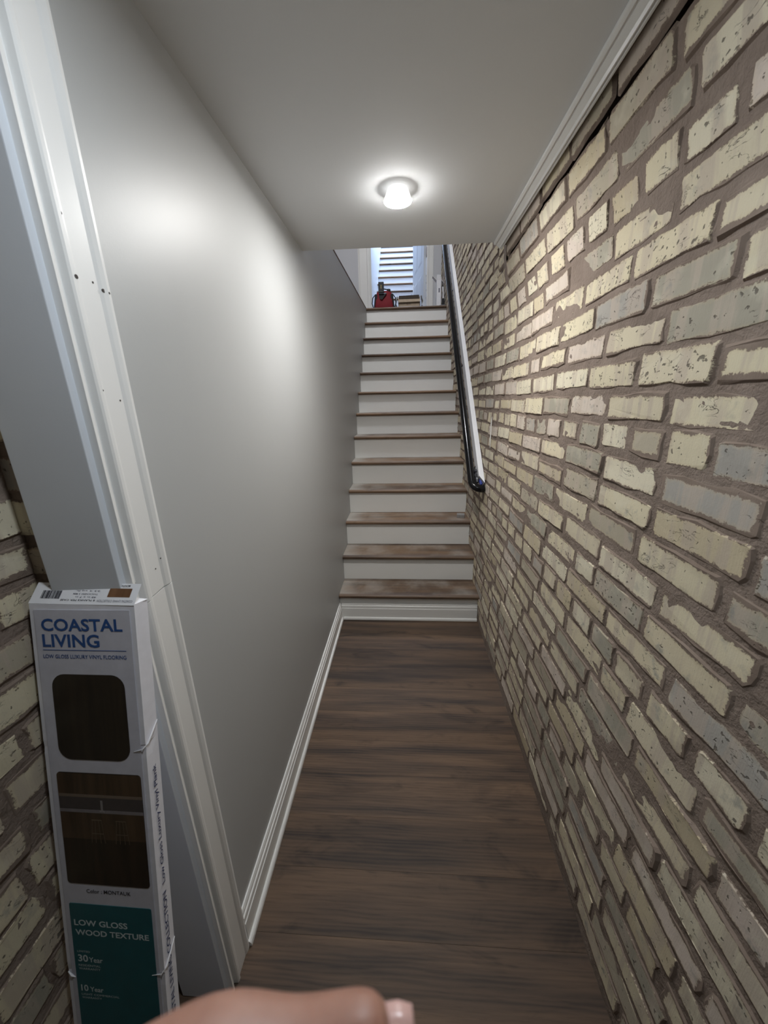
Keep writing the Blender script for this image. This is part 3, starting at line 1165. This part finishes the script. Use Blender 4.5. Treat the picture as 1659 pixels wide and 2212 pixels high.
k = MB(); k.box(.093, .0965, .828, .848, .0022, .0026); k.box(.0905, .0985, .8275, .8300, .0022, .0027)
k.build('picture_tap', plain('print_tap', (.24, .22, .22), .5), ph)
lettering('lettering', 'Color : MONTAUK', .0800, .0070, m_barcode, carton, T_(.0515, .6775, .0017), .01)
plate('teal_panel', .0165, .1655, .20, .6560, m_teal, .0018, .0006, .003)
lettering('lettering', 'LOW GLOSS', .0975, .0112, m_whiteprint, carton, T_(.0230, .6150, .0022), .02)
lettering('lettering', 'WOOD TEXTURE', .1340, .0108, m_whiteprint, carton, T_(.0238, .5968, .0022), .02)
lettering('lettering', '30', .0185, .0135, m_whiteprint, carton, T_(.0235, .5455, .0022), .02)
lettering('lettering', 'Year', .0255, .0098, m_whiteprint, carton, T_(.0435, .5455, .0022), .012)
lettering('lettering', 'LIMITED', .0230, .0035, m_whiteprint, carton, T_(.0235, .5635, .0022), .0)
lettering('lettering', 'RESIDENTIAL', .0410, .0040, m_whiteprint, carton, T_(.0232, .5365, .0022), .0)
lettering('lettering', 'WARRANTY', .0400, .0040, m_whiteprint, carton, T_(.0232, .5300, .0022), .0)
lettering('lettering', '10', .0135, .0125, m_whiteprint, carton, T_(.0235, .4880, .0022), .02)
lettering('lettering', 'Year', .0250, .0095, m_whiteprint, carton, T_(.0400, .4880, .0022), .012)
lettering('lettering', 'LIGHT COMMERCIAL', .0700, .0038, m_whiteprint, carton, T_(.0235, .4800, .0022), .0)
lettering('lettering', 'WARRANTY', .0370, .0038, m_whiteprint, carton, T_(.0235, .4735, .0022), .0)
# writing up the right side
RS = Matrix(((0, 0, 1, CW + .0006), (1, 0, 0, 0), (0, 1, 0, 0), (0, 0, 0, 1)))


def side(v, d):
    # lettering X runs up the carton, lettering Y points towards the front edge... baseline at the back
    m = Matrix(((0, 0, 1, 0), (1, 0, 0, 0), (0, 1, 0, 0), (0, 0, 0, 1)))
    m.translation = Vector((CW + .0012, v, d))
    return m


lettering('lettering', 'Low Gloss Luxury Vinyl Plank', .2150, .0095, m_navy2, carton, side(.6880, -.0185), .01)
lettering('lettering', 'COASTAL LIVING COLLECTION', .2700, .0082, m_navy2, carton, side(.4020, -.0165), .012)
# opened top flap, print upside down, tilted up to the back
flap = empty('top_flap'); flap.parent = carton
fx = Vector((1, 0, 0))
fy = (Mc.inverted().to_3x3() @ Vector((.0005, .0245, .0245))).normalized()
FD = .0345
fx = (fx - fy * fx.dot(fy)).normalized()
fz = fx.cross(fy)
Mf = Matrix((fx, fy, fz)).transposed().to_4x4(); Mf.translation = Vector((-.0015, CL + .001, -.0005))
flap.matrix_local = Mf


def fplate(name, x0, x1, y0, y1, mat, z):
    k = MB(); k.box(x0, x1, y0, y1, z - .0004, z)
    return k.build(name, mat, flap)


fplate('flap_board', 0, CW + .0015, 0, FD, m_paper, .0)
fplate('swatch', .131, .1690, .0125, .0265, m_swatch, .0004)
rb = random.Random(3)
k = MB()
x = .0165
while x < .049:
    w = rb.choice([.0006, .0009, .0014]); k.box(x, x + w, .0085, .0215, .0002, .0005); x += w + rb.choice([.0006, .0009, .0012])
k.build('barcode', m_barcode, flap)


def ftext(s, x1, y1, w, h, m=m_grey):
    # upside down: rotated by half a turn about the flap normal
    mt = Matrix.Translation((x1, y1, .0006)) @ Matrix.Rotation(math.pi, 4, 'Z')
    lettering('lettering', s, w, h, m, flap, mt, .004)


ftext('COASTAL LIVING COLLECTION', .1765, .0080, .060, .0036)
ftext('MONTAUK', .1640, .0325, .021, .0036, m_barcode)
ftext('8 PLANKS PER CASE', .1130, .0080, .060, .0026, m_barcode)
ftext('48 in x 7 in', .1130, .0130, .036, .0026)
ftext('THICKNESS 5 MM', .1140, .0180, .043, .0026)
ftext('23.4 sq.ft.', .1160, .0235, .043, .0028)
ftext('WEAR LAYER 12 MIL', .1180, .0300, .034, .0030)
ftext('MADE IN VIETNAM', .0530, .0300, .032, .0026)
# dust flap folded at the right
k = MB()
k.add([(CW - .001, CL, -.001), (CW + .001, CL, -CT), (CW - .030, CL + .004, -CT * .9), (CW - .026, CL + .006, -.004),
       (CW - .001, CL - .001, -.001), (CW + .001, CL - .001, -CT), (CW - .030, CL + .003, -CT * .9), (CW - .026, CL + .005, -.004)],
      [(0, 1, 2, 3), (7, 6, 5, 4), (0, 4, 5, 1), (1, 5, 6, 2), (2, 6, 7, 3), (3, 7, 4, 0)])
k.build('dust_flap', m_paper, carton)
# raised white lips where the board is torn along the dents
for v0, s in ((.533, 1), (.938, .9)):
    k = MB()
    pts = [(CW - .022 * s, v0 - .002, .0018), (CW - .004, v0 + .003, .0026), (CW + .0015, v0 + .010, -.004), (CW + .0022, v0 + .024, -CT * .55), (CW + .001, v0 + .034, -CT)]
    k.tube(pts, [.0004, .0010, .0016, .0014, .0006], 6)
    k.build('torn_edge', m_paper, carton, smooth=True)
k = MB(); k.tube([(.001, .522, .001), (.008, .516, .0022), (.014, .513, .0016)], [.001, .0016, .0005], 6)
k.build('torn_edge', m_paper, carton, smooth=True)

# ------------------------------------------------------------------ things on the landing
# red and black tool bag
bag = empty('tool_bag', (-.245, 4.93, ZL))
tag(bag, 'red and black canvas tool bag on the stair landing', 'tool bag')
k = MB()
sec = [(0, .118, .08), (.02, .125, .085), (.10, .118, .08), (.17, .098, .06), (.20, .086, .04)]
vs = []
for z, hx, hy in sec:
    for a in range(16):
        t = 2 * math.pi * (a + .5) / 16
        c_, s_ = math.cos(t), math.sin(t)
        ex = abs(c_) ** .45 * (1 if c_ > 0 else -1); ey = abs(s_) ** .45 * (1 if s_ > 0 else -1)
        vs.append((ex * hx, ey * hy, z + (0.006 * math.sin(3 * t) if z > .15 else 0)))
fs = []
for i in range(len(sec) - 1):
    for a in range(16):
        a2 = (a + 1) % 16
        fs.append((i * 16 + a, i * 16 + a2, (i + 1) * 16 + a2, (i + 1) * 16 + a))
fs += [tuple(range(15, -1, -1)), tuple(range(64, 80))]
k.add(vs, fs); k.build('bag_body', m_red, bag, smooth=True)
for s in (-1, 1):
    k = MB()
    k.add([(s * .085, -.083, 0), (s * .128, -.06, 0), (s * .128, .08, 0), (s * .108, -.06, .17), (s * .078, -.066, .165), (s * .106, .06, .17)],
          [(0, 1, 3, 4), (1, 2, 5, 3), (0, 4, 5, 2), (3, 5, 4), (0, 2, 1)])
    k.build('side_pocket', m_blk, bag, bevel=.003)
    k = MB(); k.tube([(s * .11, -.05, .16), (s * .135, -.08, .12), (s * .142, -.09, .06), (s * .125, -.085, .01)], [.005, .006, .006, .005], 8)
    k.build('strap', m_blk, bag, smooth=True)
k = MB()
k.add([(-.06, -.088, .165), (.03, -.088, .165), (-.02, -.095, .10), (-.05, -.095, .11), (-.06, -.06, .18), (.03, -.06, .18)], [(0, 1, 2, 3), (0, 4, 5, 1)])
k.build('flap', m_blk, bag)
k = MB(); k.tube([(-.075, 0, .19), (-.06, 0, .225), (.0, 0, .235), (.06, 0, .225), (.075, 0, .19)], .007, 8)
k.build('handle', m_blk, bag, smooth=True)
k = MB(); k.lathe([(.0001, .0), (.022, .0), (.024, .012), (.02, .028), (.008, .034), (.0001, .035)], 16, (.055, -.02, .198))
kn = k.build('knob', m_blkp, bag, smooth=True)
case = empty('tool_case', (-.275, 4.826, ZL + .165))
tag(case, 'small upright black case standing out of the red tool bag', 'case')
k = MB(); k.box(-.032, .032, -.012, .012, 0, .118); k.build('case_body', m_blkp, case, bevel=.008, seg=3)
k = MB(); k.box(-.003, .003, -.0126, -.0118, .045, .085); k.build('logo_strip', m_gold, case)

# open cardboard box in a plastic bag
bx = empty('cardboard_box', (.055, 4.95, ZL))
tag(bx, 'open brown cardboard box on the landing, beside the tool bag', 'box')
k = MB()
w, d, hh = .130, .075, .135
k.box(-w, w, -d, -d + .005, 0, hh - .03); k.box(-w, -w + .005, -d, d, 0, hh); k.box(w - .005, w, -d, d, 0, hh); k.box(-w, w, d - .005, d, 0, hh + .005); k.box(-w, w, -d, d, 0, .005)
k.build('box_body', m_kraft, bx)
k = MB(); k.add([(-w, d, hh), (w, d, hh), (w - .006, d + .02, hh + .055), (-w + .006, d + .02, hh + .05), (-w, d + .004, hh), (w, d + .004, hh), (w - .006, d + .024, hh + .055), (-w + .006, d + .024, hh + .05)],
             [(0, 1, 2, 3), (7, 6, 5, 4), (3, 2, 6, 7), (0, 4, 5, 1), (0, 3, 7, 4), (1, 5, 6, 2)])
k.build('back_flap', m_kraftshade, bx)
k = MB(); k.add([(-w, -d, hh - .03), (w, -d, hh - .03), (w - .002, -d - .02, hh - .062), (-w + .002, -d - .02, hh - .066), (-w, -d + .004, hh - .03), (w, -d + .004, hh - .03), (w - .002, -d - .016, hh - .066), (-w + .002, -d - .016, hh - .07)],
             [(0, 1, 2, 3), (7, 6, 5, 4), (3, 2, 6, 7), (0, 4, 5, 1), (0, 3, 7, 4), (1, 5, 6, 2)])
k.build('front_flap', m_kraft, bx)
rr = random.Random(9)
for s in (-1, 1):
    k = MB()
    vs = []; NI, NJ = 7, 6
    for i in range(NI):
        for j in range(NJ):
            z = .02 + (hh - .005) * i / (NI - 1) + rr.uniform(-.006, .006)
            y = -d - .012 + (2 * d) * j / (NJ - 1)
            x = s * (w + .010 + .022 * math.sin(math.pi * i / (NI - 1)) + rr.uniform(-.008, .010))
            vs.append((x, y, z))
    fs = [(i * NJ + j, i * NJ + j + 1, (i + 1) * NJ + j + 1, (i + 1) * NJ + j) for i in range(NI - 1) for j in range(NJ - 1)]
    k.add(vs, fs)
    o = k.build('plastic_bag', m_plastic, bx, smooth=True)
    sm = o.modifiers.new('thick', 'SOLIDIFY'); sm.thickness = .001
k = MB()
for x_, h_ in ((-.03, .016), (-.018, .010), (-.002, .016), (.012, .012)):
    k.box(x_, x_ + .008, -d - .0008, -d, .045, .045 + h_)
k.build('printed_mark', plain('print_brown', (.20, .15, .11), .7), bx)

# tall white box with open flaps by the brick
tb = empty('white_box', (.408, 4.95, ZL))
tag(tb, 'tall narrow white cardboard box with open flaps at the stair head by the brick', 'box')
k = MB(); w, d, hh = .030, .05, .30
k.box(-w, w, -d, -d + .004, 0, hh); k.box(-w, -w + .004, -d, d, 0, hh); k.box(w - .004, w, -d, d, 0, hh); k.box(-w, w, d - .004, d, 0, hh); k.box(-w, w, -d, d, 0, .004)
k.build('box_body', m_paper, tb, bevel=.001, seg=1)
for vs in ([(-w, -d, hh), (-w, d, hh), (-w - .045, d, hh + .05), (-w - .045, -d, hh + .042)],
           [(w, -d, hh), (w, d, hh), (w + .028, d, hh - .03), (w + .028, -d, hh - .035)],
           [(-w, -d, hh), (w, -d, hh), (w - .012, -d - .01, hh + .045), (-w + .004, -d - .01, hh + .05)]):
    k = MB()
    k.add(vs + [(x + .002, y + .002, z + .003) for x, y, z in vs], [(0, 1, 2, 3), (7, 6, 5, 4), (0, 4, 5, 1), (1, 5, 6, 2), (2, 6, 7, 3), (3, 7, 4, 0)])
    k.build('flap', m_paper, tb)
k = MB(); k.box(-.004, .012, -d - .0008, -d, .17, .215); k.build('printed_mark', m_grey, tb)

# brush leaning against the brick
br = empty('dust_brush', (.462, 4.90, ZL + .028))
tag(br, 'black brush with a pale handle standing upright against the brick at the stair head', 'brush')
k = MB(); k.box(-.014, .014, -.02, .02, 0, .075); k.build('bristles', m_blk, br, bevel=.004)
k = MB(); k.tube([(0, 0, .073), (-.002, .002, .13), (-.007, .006, .20)], [.009, .007, .010], 12); k.build('handle', m_paper, br, smooth=True)
k = MB(); k.tube([(.002, .012, .073), (-.004, .014, .13), (-.012, .016, .225)], [.010, .009, .006], 10); k.build('back_blade', m_blkp, br, smooth=True)
tr = MB(); tr.box(-.035, .035, -.05, .05, 0, .006); tr.box(-.035, .035, -.05, -.046, .006, .026); tr.box(-.035, .035, .046, .05, .006, .026); tr.box(-.035, -.031, -.05, .05, .006, .026); tr.box(.031, .035, -.05, .05, .006, .026)
tr.box(-.031, .031, -.046, .046, .006, .0275)
tray = tr.build('grey_tray', plain('grey_plastic', (.32, .32, .34), .5), None, bevel=.001, seg=1)
tag(tray, 'small grey plastic tray under the brush on the landing', 'tray')
tray.location = (.452, 4.90, ZL + .0003)

# ------------------------------------------------------------------ the photographer's hand below the lens
def cpt(r_, u_, f_):
    return CP + CR * r_ + CU * u_ + CF * f_


def hand():
    verts, edges, rad = [], [], []

    def add(p, r_, par=None):
        verts.append(cpt(*p)); rad.append(r_)
        if par is not None: edges.append((par, len(verts) - 1))
        return len(verts) - 1
    wrist = add((-.135, -.195, -.005), .024)
    fore1 = add((-.165, -.255, -.075), .030, wrist)
    fore2 = add((-.195, -.315, -.150), .036, fore1)
    palm = add((-.112, -.168, .025), .021, wrist)
    fing = {
        'index': [(-.080, -.128, .062, .0125), (-.036, -.1128, .0765, .0085), (-.0185, -.1138, .0762, .0076), (-.0075, -.1105, .0760, .0070), (.0012, -.1052, .0755, .0044)],
        'middle': [(-.084, -.147, .068, .0125), (-.044, -.1345, .089, .0092), (-.018, -.1350, .0905, .0082), (.0035, -.1310, .0905, .0072)],
        'ring': [(-.089, -.165, .066, .0120), (-.050, -.1575, .090, .0088), (-.024, -.1585, .092, .0078), (-.005, -.1560, .091, .0068)],
        'little': [(-.096, -.182, .058, .0110), (-.064, -.1790, .080, .0076), (-.045, -.1800, .084, .0068), (-.031, -.1780, .084, .0058)],
    }
    for nm, ch in fing.items():
        par = palm
        for (a, b_, c_, r_) in ch:
            par = add((a, b_, c_), r_, par)
    th0 = add((-.115, -.150, -.008), .017, wrist)
    th1 = add((-.085, -.122, -.022), .0125, th0)
    th2 = add((-.062, -.100, -.026), .0105, th1)
    add((-.044, -.082, -.024), .0085, th2)
    me = bpy.data.meshes.new('hand')
    me.from_pydata([tuple(v) for v in verts], edges, [])
    o = bpy.data.objects.new('hand_tmp', me); COL.objects.link(o)
    md = o.modifiers.new('skin', 'SKIN'); md.use_smooth_shade = True; md.branch_smoothing = .6
    sv = me.skin_vertices[0].data
    for i, r_ in enumerate(rad): sv[i].radius = (r_, r_)
    sv[wrist].use_root = True
    sb = o.modifiers.new('sub', 'SUBSURF'); sb.levels = 2; sb.render_levels = 2
    bpy.context.view_layer.update()
    dg = bpy.context.evaluated_depsgraph_get()
    m2 = bpy.data.meshes.new_from_object(o.evaluated_get(dg))
    bpy.data.objects.remove(o)
    m2.materials.clear(); m2.materials.append(m_skin)
    for p in m2.polygons: p.use_smooth = True; p.material_index = 0
    h = bpy.data.objects.new('hand', m2); COL.objects.link(h)
    tag(h, "photographer's hand at the bottom edge, fingers bent under the lens", 'hand')
    # nails on the two visible fingertips
    for a, b_, r_, upn in ((cpt(-.0055, -.1085, .0695), cpt(.0040, -.1045, .0715), .0040, (-CU * .15 - CF * .8 + CR * .6)),
                           (cpt(-.006, -.1270, .0860), cpt(.0075, -.1245, .0865), .0050, (CU * .55 - CF * .75 + CR * .3))):
        k = MB()
        ax = (b_ - a).normalized(); up_ = (upn - ax * upn.dot(ax)).normalized(); sd = ax.cross(up_)
        vs = []
        for i in range(5):
            for j in range(5):
                t, s = i / 4, (j - 2) / 2
                wd = r_ * (1 - .25 * (2 * t - 1) ** 4)
                vs.append(a + (b_ - a) * t + sd * (s * wd) + up_ * (.0012 - .0022 * s * s))
        k.add(vs, [(i * 5 + j, i * 5 + j + 1, (i + 1) * 5 + j + 1, (i + 1) * 5 + j) for i in range(4) for j in range(4)])
        o = k.build('nail', m_nail, h, smooth=True)
        sm = o.modifiers.new('thick', 'SOLIDIFY'); sm.thickness = .0008
    # sleeve around the forearm
    k = MB()
    k.tube([cpt(-.150, -.225, -.040), cpt(-.156, -.237, -.054), cpt(-.176, -.277, -.104), cpt(-.197, -.319, -.154)], [.037, .039, .043, .048], 24, False)
    o = k.build('sleeve', m_sleeve, h, smooth=True)
    sm = o.modifiers.new('thick', 'SOLIDIFY'); sm.thickness = .003
    return h


hand()
